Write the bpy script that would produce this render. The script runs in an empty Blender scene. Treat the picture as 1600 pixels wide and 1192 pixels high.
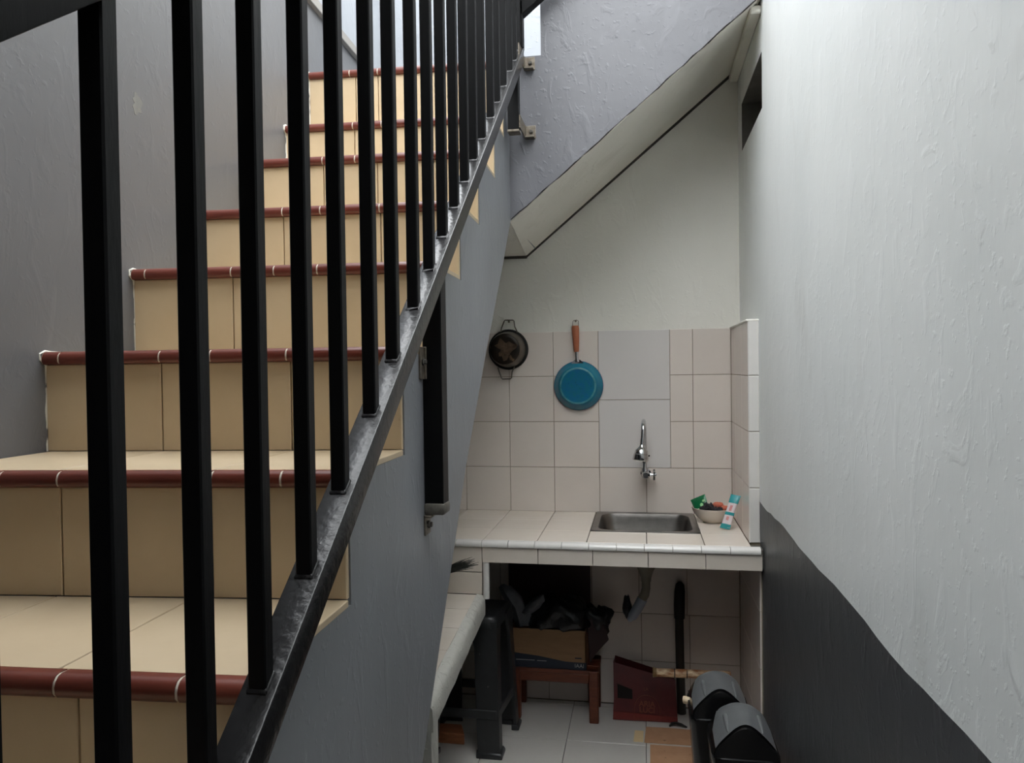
import bpy, bmesh, math, random
from mathutils import Vector, Matrix
random.seed(7)
sc = bpy.context.scene
COL = sc.collection
H = 1.48                                    # eye height above the floor; heights below are given from the eye

# ---------------------------------------------------------------- camera
yaw, pitch, roll = (math.radians(a) for a in (9.914, -0.975, -0.771))
fwd = Vector((-math.sin(yaw) * math.cos(pitch), math.cos(yaw) * math.cos(pitch), math.sin(pitch)))
rt = Vector((math.cos(yaw), math.sin(yaw), 0)); up = rt.cross(fwd)
rr = rt * math.cos(roll) + up * math.sin(roll); uu = -rt * math.sin(roll) + up * math.cos(roll)
cd = bpy.data.cameras.new('camera'); cam = bpy.data.objects.new('camera', cd); COL.objects.link(cam)
m = Matrix((rr, uu, -fwd)).transposed().to_4x4(); m.translation = (0, 0, H)
cam.matrix_world = m
cd.sensor_width = 36; cd.lens = 36 * 1166.5 / 1600; cd.clip_start = 0.02
sc.camera = cam

# ---------------------------------------------------------------- daylight and exposure
SKY = 9.0
w = bpy.data.worlds.new('overcast_sky'); sc.world = w; w.use_nodes = True
bg = w.node_tree.nodes['Background']; bg.inputs[0].default_value = (0.95, 0.98, 1.0, 1); bg.inputs[1].default_value = SKY
sc.view_settings.view_transform = 'Standard'; sc.view_settings.look = 'None'
sc.view_settings.gamma = 1; sc.view_settings.use_curve_mapping = False; sc.view_settings.exposure = 0.0
sc.cycles.diffuse_bounces = 8; sc.cycles.max_bounces = 14; sc.cycles.sample_clamp_indirect = 6

# ---------------------------------------------------------------- helpers
def lin(c):
    return tuple(((v / 255) / 12.92 if v / 255 <= 0.04045 else ((v / 255 + 0.055) / 1.055) ** 2.4) for v in c) + (1,)

def mat(name, c, rough=0.5, metal=0.0, c2=None, nscale=8.0, amount=0.5, bump=0.0, bscale=20.0, bdist=0.004, rand=0.0,
        stretch=None, spots=None, spec=0.5, coat=0.0, spot_scale=30.0, spot_cut=0.66, rvar=0.0):
    M = bpy.data.materials.new(name); M.use_nodes = True
    nt = M.node_tree; N = nt.nodes; L = nt.links
    b = N['Principled BSDF']
    b.inputs['Roughness'].default_value = rough; b.inputs['Metallic'].default_value = metal
    b.inputs['Specular IOR Level'].default_value = spec; b.inputs['Coat Weight'].default_value = coat
    geo = N.new('ShaderNodeNewGeometry'); mp = N.new('ShaderNodeMapping'); L.new(geo.outputs['Position'], mp.inputs['Vector'])
    if stretch: mp.inputs['Scale'].default_value = stretch
    out = None
    if c2 is not None:
        n = N.new('ShaderNodeTexNoise'); n.inputs['Scale'].default_value = nscale; n.inputs['Detail'].default_value = 6; n.inputs['Roughness'].default_value = 0.6
        L.new(mp.outputs[0], n.inputs['Vector'])
        r = N.new('ShaderNodeMapRange'); r.inputs['From Min'].default_value = 0.5 - amount / 2; r.inputs['From Max'].default_value = 0.5 + amount / 2
        L.new(n.outputs['Fac'], r.inputs['Value'])
        mx = N.new('ShaderNodeMix'); mx.data_type = 'RGBA'; mx.inputs[6].default_value = lin(c); mx.inputs[7].default_value = lin(c2)
        L.new(r.outputs[0], mx.inputs[0]); out = mx.outputs[2]
        if rvar:
            rm = N.new('ShaderNodeMapRange'); rm.inputs['To Min'].default_value = rough - rvar; rm.inputs['To Max'].default_value = rough + rvar
            L.new(r.outputs[0], rm.inputs['Value']); L.new(rm.outputs[0], b.inputs['Roughness'])
    if spots is not None:
        n = N.new('ShaderNodeTexNoise'); n.inputs['Scale'].default_value = spot_scale; n.inputs['Detail'].default_value = 4
        L.new(geo.outputs['Position'], n.inputs['Vector'])
        r = N.new('ShaderNodeMapRange'); r.inputs['From Min'].default_value = spot_cut; r.inputs['From Max'].default_value = spot_cut + 0.08
        L.new(n.outputs['Fac'], r.inputs['Value'])
        mx = N.new('ShaderNodeMix'); mx.data_type = 'RGBA'; mx.inputs[7].default_value = lin(spots)
        if out: L.new(out, mx.inputs[6])
        else: mx.inputs[6].default_value = lin(c)
        L.new(r.outputs[0], mx.inputs[0]); out = mx.outputs[2]
    if rand:
        oi = N.new('ShaderNodeObjectInfo'); r = N.new('ShaderNodeMapRange')
        r.inputs['To Min'].default_value = 1 - rand; r.inputs['To Max'].default_value = 1 + rand
        L.new(oi.outputs['Random'], r.inputs['Value'])
        hs = N.new('ShaderNodeHueSaturation'); L.new(r.outputs[0], hs.inputs['Value'])
        if out: L.new(out, hs.inputs['Color'])
        else: hs.inputs['Color'].default_value = lin(c)
        out = hs.outputs[0]
    if out: L.new(out, b.inputs['Base Color'])
    else: b.inputs['Base Color'].default_value = lin(c)
    if bump:
        n1 = N.new('ShaderNodeTexNoise'); n1.inputs['Scale'].default_value = bscale; n1.inputs['Detail'].default_value = 5
        L.new(mp.outputs[0], n1.inputs['Vector'])
        bp = N.new('ShaderNodeBump'); bp.inputs['Strength'].default_value = bump; bp.inputs['Distance'].default_value = bdist
        L.new(n1.outputs['Fac'], bp.inputs['Height']); L.new(bp.outputs[0], b.inputs['Normal'])
    return M

def plaster(name, c, c2, rough, lumps, marks=None, light=None, dirt=None):
    """Painted rough plaster: broad unevenness, trowel ridges and small pimples, all as relief."""
    M = bpy.data.materials.new(name); M.use_nodes = True
    nt = M.node_tree; N = nt.nodes; L = nt.links; b = N['Principled BSDF']
    b.inputs['Roughness'].default_value = rough
    geo = N.new('ShaderNodeNewGeometry'); P = geo.outputs['Position']
    def noise(scale, detail, st=(1, 1, 1), dist=0.0):
        mp = N.new('ShaderNodeMapping'); mp.inputs['Scale'].default_value = st; L.new(P, mp.inputs['Vector'])
        n = N.new('ShaderNodeTexNoise'); n.inputs['Scale'].default_value = scale; n.inputs['Detail'].default_value = detail
        n.inputs['Distortion'].default_value = dist; L.new(mp.outputs[0], n.inputs['Vector']); return n.outputs['Fac']
    def rng(v, a, bb, lo=0.0, hi=1.0):
        r = N.new('ShaderNodeMapRange'); r.inputs['From Min'].default_value = a; r.inputs['From Max'].default_value = bb
        r.inputs['To Min'].default_value = lo; r.inputs['To Max'].default_value = hi; L.new(v, r.inputs['Value']); return r.outputs[0]
    def mth(op, a, c):
        n = N.new('ShaderNodeMath'); n.operation = op
        for i, v in enumerate((a, c)):
            if isinstance(v, (int, float)): n.inputs[i].default_value = v
            else: L.new(v, n.inputs[i])
        return n.outputs[0]
    mx = N.new('ShaderNodeMix'); mx.data_type = 'RGBA'; mx.inputs[6].default_value = lin(c); mx.inputs[7].default_value = lin(c2)
    L.new(rng(noise(2.2, 5, (1, 1, 0.45)), 0.35, 0.68), mx.inputs[0]); col = mx.outputs[2]
    if light:                                            # scuffs and rubbed spots in the paint
        m2 = N.new('ShaderNodeMix'); m2.data_type = 'RGBA'; L.new(col, m2.inputs[6]); m2.inputs[7].default_value = lin(light)
        L.new(rng(noise(9, 6, (1, 1, 0.5), 1.5), 0.66, 0.80, 0, 0.6), m2.inputs[0]); col = m2.outputs[2]
    if dirt:
        m3 = N.new('ShaderNodeMix'); m3.data_type = 'RGBA'; L.new(col, m3.inputs[6]); m3.inputs[7].default_value = lin(dirt)
        L.new(rng(noise(5, 6, (1, 1, 0.35), 0.6), 0.60, 0.80, 0, 0.55), m3.inputs[0]); col = m3.outputs[2]
    L.new(col, b.inputs['Base Color'])
    h = mth('MULTIPLY', noise(5, 3), 2.2)
    h = mth('ADD', h, mth('MULTIPLY', rng(noise(11, 4, (1, 1, 0.55), 2.0), 0.56, 0.72), 0.55))
    h = mth('ADD', h, mth('MULTIPLY', rng(noise(60, 3), 0.60, 0.80), 0.55))
    h = mth('ADD', h, mth('MULTIPLY', noise(28, 5, (1, 1, 0.4)), 0.35))
    bp = N.new('ShaderNodeBump'); bp.inputs['Strength'].default_value = lumps; bp.inputs['Distance'].default_value = 0.006
    L.new(h, bp.inputs['Height']); L.new(bp.outputs[0], b.inputs['Normal'])
    return M

class MB:
    """Collects geometry (heights from the eye) for one mesh object."""
    def __init__(s): s.v = []; s.f = []; s.mi = []
    def add(s, vs, fs, mi=0):
        o = len(s.v); s.v += [tuple(p) for p in vs]; s.f += [tuple(i + o for i in f) for f in fs]; s.mi += [mi] * len(fs); return s
    def box(s, a, b, mi=0):
        x0, y0, z0 = a; x1, y1, z1 = b
        return s.add([(x0, y0, z0), (x1, y0, z0), (x1, y1, z0), (x0, y1, z0), (x0, y0, z1), (x1, y0, z1), (x1, y1, z1), (x0, y1, z1)],
                     [(0, 3, 2, 1), (4, 5, 6, 7), (0, 1, 5, 4), (1, 2, 6, 5), (2, 3, 7, 6), (3, 0, 4, 7)], mi)
    def prism(s, A, B, mi=0):
        n = len(A)
        return s.add(list(A) + list(B), [tuple(range(n))[::-1], tuple(range(n, 2 * n))] + [(i, (i + 1) % n, n + (i + 1) % n, n + i) for i in range(n)], mi)
    def loft(s, rings, cap0=True, cap1=True, closed=True, mi=0):
        n = len(rings[0]); vs = [p for r in rings for p in r]; fs = []
        for k in range(len(rings) - 1):
            for i in range(n if closed else n - 1):
                a = k * n + i; c = k * n + (i + 1) % n; fs.append((a, c, c + n, a + n))
        if cap0: fs.append(tuple(range(n))[::-1])
        if cap1: fs.append(tuple((len(rings) - 1) * n + i for i in range(n)))
        return s.add(vs, fs, mi)
    def tube(s, path, r, n=10, mi=0, closed=False, flat=1.0):
        path = [Vector(p) for p in path]; rings = []; prev = None; m_ = len(path)
        for i, p in enumerate(path):
            d = (path[(i + 1) % m_] - path[i - 1]) if closed else (path[min(i + 1, m_ - 1)] - path[max(i - 1, 0)])
            d.normalize()
            if prev is None:
                a = Vector((0, 0, 1)) if abs(d.z) < 0.9 else Vector((1, 0, 0)); u = (a - d * a.dot(d)).normalized()
            else: u = (prev - d * prev.dot(d)).normalized()
            prev = u; v = d.cross(u); ri = r[i] if isinstance(r, (list, tuple)) else r
            rings.append([p + (u * math.cos(t) + v * math.sin(t) * flat) * ri for t in (2 * math.pi * j / n for j in range(n))])
        if closed:
            rings.append(rings[0]); return s.loft(rings, False, False, mi=mi)
        return s.loft(rings, mi=mi)
    def lathe(s, c, axis, prof, n=32, cap0=True, cap1=True, mi=0, sx=1.0):
        """prof: (radius, height along axis)."""
        a = Vector(axis).normalized(); h = Vector((0, 0, 1)) if abs(a.z) < 0.9 else Vector((1, 0, 0))
        u = (h - a * h.dot(a)).normalized(); v = a.cross(u); c = Vector(c)
        rings = [[c + a * z + (u * math.cos(t) + v * math.sin(t) * sx) * r for t in (2 * math.pi * j / n for j in range(n))] for r, z in prof]
        return s.loft(rings, cap0, cap1, mi=mi)
    def build(s, name, M, parent=None, bevel=0.0, seg=1, smooth=35, label=None, kind=None, fix=True):
        org = ORG.get(parent.name, Vector((0, 0, 0))) if parent else Vector((0, 0, 0))
        me = bpy.data.meshes.new(name)
        bm = bmesh.new(); vs = [bm.verts.new((Vector(p) + Vector((0, 0, H))) - org) for p in s.v]
        for f, k in zip(s.f, s.mi):
            try: fc = bm.faces.new([vs[i] for i in f]); fc.material_index = k
            except ValueError: pass
        bmesh.ops.remove_doubles(bm, verts=bm.verts, dist=1e-6)
        if fix: bmesh.ops.recalc_face_normals(bm, faces=bm.faces)
        if bevel:
            bmesh.ops.bevel(bm, geom=[e for e in bm.edges if len(e.link_faces) == 2 and e.calc_face_angle(0) > 0.6], offset=bevel, segments=seg, affect='EDGES', profile=0.5)
        bm.to_mesh(me); bm.free()
        if smooth:
            me.polygons.foreach_set('use_smooth', [True] * len(me.polygons)); me.set_sharp_from_angle(angle=math.radians(smooth))
        for mm in (M if isinstance(M, (list, tuple)) else [M]): me.materials.append(mm)
        o = bpy.data.objects.new(name, me); COL.objects.link(o)
        if parent: o.parent = parent
        ORG[o.name] = org
        if label: o['label'] = label
        if kind: o['kind'] = kind
        return o
ORG = {}

def thing(name, loc, label, cat, group=None):
    o = bpy.data.objects.new(name, None); o.empty_display_size = 0.05; COL.objects.link(o)
    o.location = (loc[0], loc[1], loc[2] + H); ORG[o.name] = Vector(o.location)
    o['label'] = label; o['category'] = cat
    if group: o['group'] = group
    return o
def tag(o, label, cat, group=None):
    o['label'] = label; o['category'] = cat
    if group: o['group'] = group
    return o

TILES = {}
def tile(name, parent, M, c, ux, uy, w_, h_, t, bev=0.0012):
    """One flat tile of w_ x h_ x t whose front face is centred on c; ux, uy span the face, front faces ux x uy."""
    key = (round(w_, 3), round(h_, 3), round(t, 4), M.name)
    if key not in TILES:
        x, y = w_ / 2, h_ / 2; b = bev
        me = bpy.data.meshes.new(name)
        vs = [(-x, -y, -t), (x, -y, -t), (x, y, -t), (-x, y, -t), (-x, -y, -b), (x, -y, -b), (x, y, -b), (-x, y, -b),
              (-x + b, -y + b, 0), (x - b, -y + b, 0), (x - b, y - b, 0), (-x + b, y - b, 0)]
        fs = [(0, 3, 2, 1)] + [(i, (i + 1) % 4, 4 + (i + 1) % 4, 4 + i) for i in range(4)] + [(4 + i, 4 + (i + 1) % 4, 8 + (i + 1) % 4, 8 + i) for i in range(4)] + [(8, 9, 10, 11)]
        me.from_pydata(vs, [], fs); me.materials.append(M); TILES[key] = me
    o = bpy.data.objects.new(name, TILES[key]); COL.objects.link(o)
    ux, uy = Vector(ux).normalized(), Vector(uy).normalized(); uz = ux.cross(uy)
    mm = Matrix((ux, uy, uz)).transposed().to_4x4()
    mm.translation = Vector(c) + Vector((0, 0, H)) - ORG[parent.name]
    o.parent = parent; o.matrix_local = mm
    return o

def rrect(cx, cy, z, hx, hy, r, n=6):
    out = []
    for (sx, sy, a0) in ((1, 1, 0), (-1, 1, 90), (-1, -1, 180), (1, -1, 270)):
        for k in range(n + 1):
            a = math.radians(a0 + 90 * k / n); out.append((cx + sx * (hx - r) + r * math.cos(a), cy + sy * (hy - r) + r * math.sin(a), z))
    return out

def text_mesh(name, s, size, M, parent, loc, ux, uy, label=None, bold=0.0):
    cu = bpy.data.curves.new(name, 'FONT'); cu.body = s; cu.size = size; cu.align_x = 'CENTER'; cu.align_y = 'CENTER'; cu.extrude = 0.0004; cu.offset = bold
    t = bpy.data.objects.new(name, cu); COL.objects.link(t); bpy.context.view_layer.update()
    me = bpy.data.meshes.new_from_object(t.evaluated_get(bpy.context.evaluated_depsgraph_get()))
    bpy.data.objects.remove(t); me.materials.clear(); me.materials.append(M)
    o = bpy.data.objects.new(name, me); COL.objects.link(o)
    ux, uy = Vector(ux).normalized(), Vector(uy).normalized(); uz = ux.cross(uy).normalized(); uy = uz.cross(ux)
    mm = Matrix((ux, uy, uz)).transposed().to_4x4(); mm.translation = Vector(loc) + Vector((0, 0, H)) - ORG[parent.name]
    o.parent = parent; o.matrix_local = mm
    if label: o['label'] = label
    return o

# ---------------------------------------------------------------- materials
WHITE = plaster('white_plaster', (238, 240, 238), (228, 231, 229), 0.42, 0.20, dirt=(216, 216, 212))
DADO = plaster('charcoal_dado_paint', (74, 76, 78), (66, 68, 71), 0.42, 0.35, light=(96, 98, 100))
GREYW = plaster('grey_wall_paint', (104, 104, 106), (97, 97, 98), 0.42, 0.18, light=(126, 126, 124))
GREYS = plaster('grey_stair_paint', (128, 130, 134), (118, 120, 123), 0.42, 0.22, light=(160, 163, 165))
UPPERW = plaster('upper_paint_landing_dim', (158, 161, 166), (151, 155, 160), 0.5, 0.3)  # upper left wall paint; also darkens the overlit wall behind the landing
CREAMW = plaster('off_white_soffit_paint', (230, 227, 217), (222, 219, 208), 0.5, 0.4, dirt=(180, 176, 160))
BACKW = plaster('back_wall_paint', (228, 225, 216), (220, 217, 207), 0.5, 0.22)
GROUT = mat('grout', (150, 138, 118), 0.9, c2=(120, 108, 90), nscale=20)
DGROUT = mat('dark_grout', (96, 84, 66), 0.9, c2=(130, 115, 92), nscale=30)
WTILE = mat('glazed_wall_tile', (222, 212, 203), 0.22, c2=(215, 204, 194), nscale=3, rand=0.025, bump=0.05, bscale=5)
BTILE = mat('cool_white_wall_tile', (216, 211, 207), 0.22, c2=(211, 206, 202), nscale=3, rand=0.01, bump=0.05, bscale=4)
CTILE = mat('counter_tile', (222, 212, 201), 0.25, c2=(213, 202, 188), nscale=5, rand=0.02)
TRIM = mat('white_glazed_trim', (220, 216, 211), 0.15, c2=(214, 211, 206), nscale=15, rand=0.02)
FTILE = mat('floor_tile', (196, 192, 186), 0.3, c2=(186, 181, 174), nscale=4, rand=0.03, spots=(150, 140, 128), spot_scale=40, spot_cut=0.72)
STILE = mat('cream_stair_tile', (212, 190, 157), 0.38, c2=(198, 174, 139), nscale=6, amount=0.6, rand=0.03, spots=(160, 128, 92), spot_scale=16, spot_cut=0.70, bump=0.06, bscale=18)
TREAD = mat('darkened_tread_tile', (196, 178, 150), 0.4, c2=(182, 162, 132), nscale=6, amount=0.6, rand=0.03, spots=(150, 124, 92), spot_scale=16, spot_cut=0.72, bump=0.06, bscale=18)  # stair tile colour darkened for treads to offset strong light from above
NOSE = mat('oxblood_bullnose', (112, 56, 44), 0.3, c2=(94, 43, 34), nscale=12, rand=0.06)
NGROUT = mat('pale_nosing_grout', (205, 195, 180), 0.9)
BLACK = mat('black_enamel', (9, 9, 10), 0.42, c2=(13, 13, 14), nscale=30, bump=0.12, bscale=120, stretch=(1, 1, 0.2), spec=0.13)
RAILM = mat('brushed_black_enamel', (17, 16, 17), 0.27, c2=(25, 25, 26), nscale=40, bump=0.55, bscale=90, bdist=0.002, spec=0.42)
CONC = mat('darkened_concrete', (92, 88, 82), .95, c2=(74, 70, 64), nscale=14)  # concrete tone darkened to deepen shade under the counter and cut floor bounce
STEEL = mat('stainless_steel', (150, 145, 140), 0.32, 1.0, c2=(128, 124, 120), nscale=20, bump=0.04, bscale=60)
CHROME = mat('chrome', (205, 206, 208), 0.08, 1.0)
GALV = mat('bare_bracket_steel', (150, 142, 130), 0.5, 0.7, c2=(90, 80, 68), nscale=60)
RUST = mat('paint_smeared_steel', (112, 108, 100), 0.6, 0.3, c2=(60, 56, 52), nscale=50)
PLASTIC = mat('black_plastic', (38, 39, 40), 0.4, c2=(48, 49, 50), nscale=25, spots=(96, 96, 92), spot_scale=55, spot_cut=0.70)
BINB = mat('glossy_black_plastic', (14, 14, 15), 0.22, c2=(19, 19, 20), nscale=20)
SILVER = mat('silver_plastic', (132, 134, 135), 0.3, 0.4, c2=(120, 122, 123), nscale=14)
WOOD = mat('red_brown_wood', (112, 58, 36), 0.5, c2=(80, 38, 24), nscale=14, stretch=(1, 1, 6))
OFFCUT = mat('orange_wood', (190, 122, 84), 0.6, c2=(150, 92, 62), nscale=22, stretch=(1, 5, 5))
PANB = mat('teal_enamel', (14, 104, 136), 0.25, c2=(20, 122, 140), nscale=30, rand=0)
PANC = mat('blue_enamel', (10, 92, 140), 0.3, c2=(16, 104, 118), nscale=45, spots=(8, 60, 66), spot_scale=60)
PANR = mat('worn_pale_ring', (96, 160, 166), 0.4, c2=(30, 110, 126), nscale=60)
PANRIM = mat('navy_rim', (8, 52, 92), 0.3)
HANDLE = mat('terracotta_handle', (176, 104, 70), 0.55, c2=(158, 88, 58), nscale=20)
CHAR = mat('burnt_steel', (26, 22, 18), 0.4, 0.5, c2=(46, 38, 30), nscale=26, spots=(118, 96, 76), spot_scale=22, spot_cut=0.60)
POTS = mat('sooty_steel', (104, 94, 80), 0.4, 0.6, c2=(56, 48, 40), nscale=40)
SOOT = mat('soot_black', (20, 18, 16), 0.5, 0.3)
BARE = mat('bare_scoured_metal', (112, 92, 74), 0.45, 0.5, c2=(60, 46, 36), nscale=50)
WIRE = mat('handle_wire', (150, 144, 134), 0.3, 1.0, c2=(110, 104, 96), nscale=30)
CERAM = mat('white_enamel_bowl', (216, 206, 194), 0.25)
GREEN = mat('green_wrapper', (14, 112, 66), 0.3, c2=(10, 84, 50), nscale=40)
PALEG = mat('pale_green_print', (160, 206, 150), 0.35)
DSPON = mat('dark_scourer', (42, 36, 40), 0.85, c2=(24, 20, 24), nscale=90, bump=0.9, bscale=160)
CLOTHO = mat('salmon_cloth', (206, 122, 96), 0.85, c2=(176, 78, 58), nscale=50, bump=0.5, bscale=120)
CREAMP = mat('cream_print', (222, 196, 150), 0.6)
TEAL = mat('teal_wrapper', (60, 156, 158), 0.25, c2=(44, 132, 138), nscale=40)
POUCHW = mat('white_pouch_film', (222, 214, 214), 0.25, c2=(214, 196, 200), nscale=50)
PINK = mat('pink_print', (188, 120, 132), 0.3, c2=(214, 150, 140), nscale=60)
CARD = mat('cardboard', (142, 110, 80), 0.85, c2=(128, 98, 70), nscale=14, stretch=(1, 1, 5))
CARDF = mat('floor_cardboard', (188, 146, 112), 0.85, c2=(168, 124, 92), nscale=12, spots=(110, 82, 58), spot_scale=22, spot_cut=0.68)
NAVY = mat('navy_box_print', (26, 34, 48), 0.6)
PRINT = mat('pale_print', (150, 150, 150), 0.6)
BAGB = mat('black_bag_film', (14, 16, 20), 0.28, c2=(20, 22, 28), nscale=30, bump=0.5, bscale=40, bdist=0.01)
BAGG = mat('grey_translucent_bag', (110, 112, 116), 0.4, c2=(88, 90, 94), nscale=30, bump=0.4, bscale=40, bdist=0.01)
MAROON = mat('maroon_bag', (96, 28, 28), 0.45, c2=(74, 20, 22), nscale=18)
GOLD = mat('faded_gold_print', (126, 66, 44), 0.55)
DKIN = mat('dark_bag_lining', (20, 14, 12), 0.9)
TUBEM = mat('mottled_cream_tube', (240, 216, 176), 0.5, c2=(168, 108, 66), nscale=24, amount=0.25, stretch=(1, 1, 3))
BRASS = mat('tarnished_cap', (150, 124, 88), 0.4, 0.5)
PVC = mat('grubby_pvc', (150, 146, 132), 0.45, c2=(120, 114, 98), nscale=18)
PVCF = mat('milky_plastic_hose', (150, 156, 168), 0.35)
DSTICK = mat('dark_stick', (44, 40, 34), 0.6, c2=(30, 26, 22), nscale=20)
BRIST = mat('dark_bristle', (40, 42, 38), 0.6)
OLIVE = mat('olive_plastic', (58, 60, 50), 0.5)
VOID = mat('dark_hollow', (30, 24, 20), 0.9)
STRIPM = mat('grey_brown_trim', (140, 136, 130), 0.6)
CEILM = mat('light_block_paint', (200, 200, 198), 0.8, c2=(190, 190, 188), nscale=4)

# ---------------------------------------------------------------- room shell
XR = 0.41
ZT = 2.4          # top of the open light well
YF = -1.2         # wall behind the photographer
def struct(o): o['kind'] = 'structure'; return o

# right wall: white above a hand-cut charcoal dado, with a niche
NY0, NY1, NZ0, NZ1, DZ = 2.665, 3.18, 0.876, 1.066, -0.487
mb = MB()
ys = [YF + (3.30 - YF) * k / 60 for k in range(61)]
wob = [DZ + random.uniform(-0.003, 0.003) + 0.004 * math.sin(k * 0.7) for k in range(61)]
for k in range(60):
    mb.add([(XR, ys[k], -1.48), (XR, ys[k + 1], -1.48), (XR, ys[k + 1], wob[k + 1]), (XR, ys[k], wob[k])], [(0, 1, 2, 3)], 1)
    mb.add([(XR, ys[k], wob[k]), (XR, ys[k + 1], wob[k + 1]), (XR, ys[k + 1], 0.5), (XR, ys[k], 0.5)], [(0, 1, 2, 3)], 0)
for (a, b, c, d) in ((YF, NY0, 0.5, ZT), (NY1, 3.30, 0.5, ZT), (NY0, NY1, 0.5, NZ0), (NY0, NY1, NZ1, ZT)):
    mb.add([(XR, a, c), (XR, b, c), (XR, b, d), (XR, a, d)], [(0, 1, 2, 3)], 0)
X2 = XR + 0.22                                   # the niche itself
for q in (((XR, NY0, NZ0), (X2, NY0, NZ0), (X2, NY1, NZ0), (XR, NY1, NZ0)), ((XR, NY0, NZ1), (X2, NY0, NZ1), (X2, NY1, NZ1), (XR, NY1, NZ1)),
          ((XR, NY0, NZ0), (X2, NY0, NZ0), (X2, NY0, NZ1), (XR, NY0, NZ1)), ((XR, NY1, NZ0), (X2, NY1, NZ0), (X2, NY1, NZ1), (XR, NY1, NZ1))):
    mb.add(q, [(0, 1, 2, 3)], 3)
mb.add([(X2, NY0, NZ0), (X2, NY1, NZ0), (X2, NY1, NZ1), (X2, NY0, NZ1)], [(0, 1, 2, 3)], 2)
for (a, b) in (((XR, YF - .1, -1.48), (XR + .14, YF - .1, ZT)),):   # outer skin of the wall
    mb.add([(XR + .26, YF, -1.48), (XR + .26, 3.42, -1.48), (XR + .26, 3.42, ZT), (XR + .26, YF, ZT)], [(0, 1, 2, 3)], 0)
    mb.add([(XR, YF, ZT), (XR, 3.30, ZT), (XR + .26, 3.42, ZT), (XR + .26, YF, ZT)], [(0, 1, 2, 3)], 0)
wall_r = struct(mb.build('wall_right', [WHITE, DADO, VOID, mat('niche_shade_grey', (120, 118, 112), .8, c2=(96, 94, 88), nscale=12)], fix=False))  # niche faces coloured grey to put shade into the recess, its back dark

# left wall, very slightly out of square, with a trim line and paler paint above it
xl = lambda y: -1.05 - 0.035 * y
xs = lambda y: -0.388 - 0.0262 * y
mb = MB()
def lq(z0, z1, mi): mb.add([(xl(YF), YF, z0), (xl(3.30), 3.30, z0), (xl(3.30), 3.30, z1), (xl(YF), YF, z1)], [(0, 1, 2, 3)], mi)
lq(-1.48, 1.29, 0); lq(1.29, ZT, 1)
mb.add([(xl(YF) - .12, YF, -1.48), (xl(3.3) - .12, 3.42, -1.48), (xl(3.3) - .12, 3.42, ZT), (xl(YF) - .12, YF, ZT)], [(0, 1, 2, 3)], 0)
mb.add([(xl(YF), YF, ZT), (xl(3.3), 3.3, ZT), (xl(3.3) - .12, 3.42, ZT), (xl(YF) - .12, YF, ZT)], [(0, 1, 2, 3)], 1)
wall_l = struct(mb.build('wall_left', [GREYW, UPPERW], fix=False))
struct(MB().prism([(xl(0.2) - .01, 0.2, 1.285), (xl(0.2) + .018, 0.2, 1.285), (xl(0.2) + .018, 0.2, 1.32), (xl(0.2) - .01, 0.2, 1.32)],
                  [(xl(3.29) - .01, 3.29, 1.285), (xl(3.29) + .018, 3.29, 1.285), (xl(3.29) + .018, 3.29, 1.32), (xl(3.29) - .01, 3.29, 1.32)]).build('trim_1', STRIPM, bevel=.002))

pb = []
for j in range(18):
    t = 2 * math.pi * j / 18; r = random.uniform(.010, .024); pb.append((1.508 + r * math.cos(t), .600 + r * math.sin(t) * 1.2))
MB().prism([(xl(y) - .001, y, z) for y, z in pb], [(xl(y) + .0006, y, z) for y, z in pb]).build('pale_patch', mat('rubbed_pale_paint', (124, 123, 116), .6, c2=(106, 106, 104), nscale=40), parent=wall_l, label='pale rubbed patch in the grey paint')
YB = 3.29         # face of the kitchen tiles
wall_b = struct(MB().box((-1.35, YB + .006, -1.48), (0.56, YB + .13, ZT)).build('wall_back', BACKW))
struct(MB().box((xl(YF) - .1, YF - .12, -1.48), (XR + .12, YF, ZT)).build('wall_front', GREYW))
floor = struct(MB().box((-1.35, YF - .1, -1.6), (XR + .14, 3.42, -1.483)).build('floor', CONC))
# unseen roof and partition added to shade the lower steps; passage open to the sky
struct(MB().box((xl(YF) - .1, YF, 1.30), (-.3401, .72, 1.45)).build('ceiling_light_block', CEILM))
struct(MB().box((-.34, -.05, .50), (-.28, .72, ZT)).box((-.34, YF, -1.48), (-.28, -.05, ZT)).build('wall_light_block', DADO))

MB().box((-1.158, YB, 1.02), (-.30, YB + .007, ZT)).build('landing_dim_panel', UPPERW, parent=wall_b)  # back wall colour darkened here to offset the strong light on it
# floor tiles
fx = [-1.248, -.936, -.624, -.312, 0.0, 0.312, 0.409]
fy = [2.938 + .314 * k for k in range(-2, 1)] + [3.252, 3.289]
fy = sorted(set(round(v, 3) for v in fy))
for i in range(len(fx) - 1):
    for j in range(len(fy) - 1):
        a, b, c, d = fx[i], fx[i + 1], fy[j], fy[j + 1]
        tile('floor_tile', floor, FTILE, ((a + b) / 2, (c + d) / 2, -1.48), (1, 0, 0), (0, 1, 0), b - a - .0025, d - c - .0025, .004)

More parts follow.
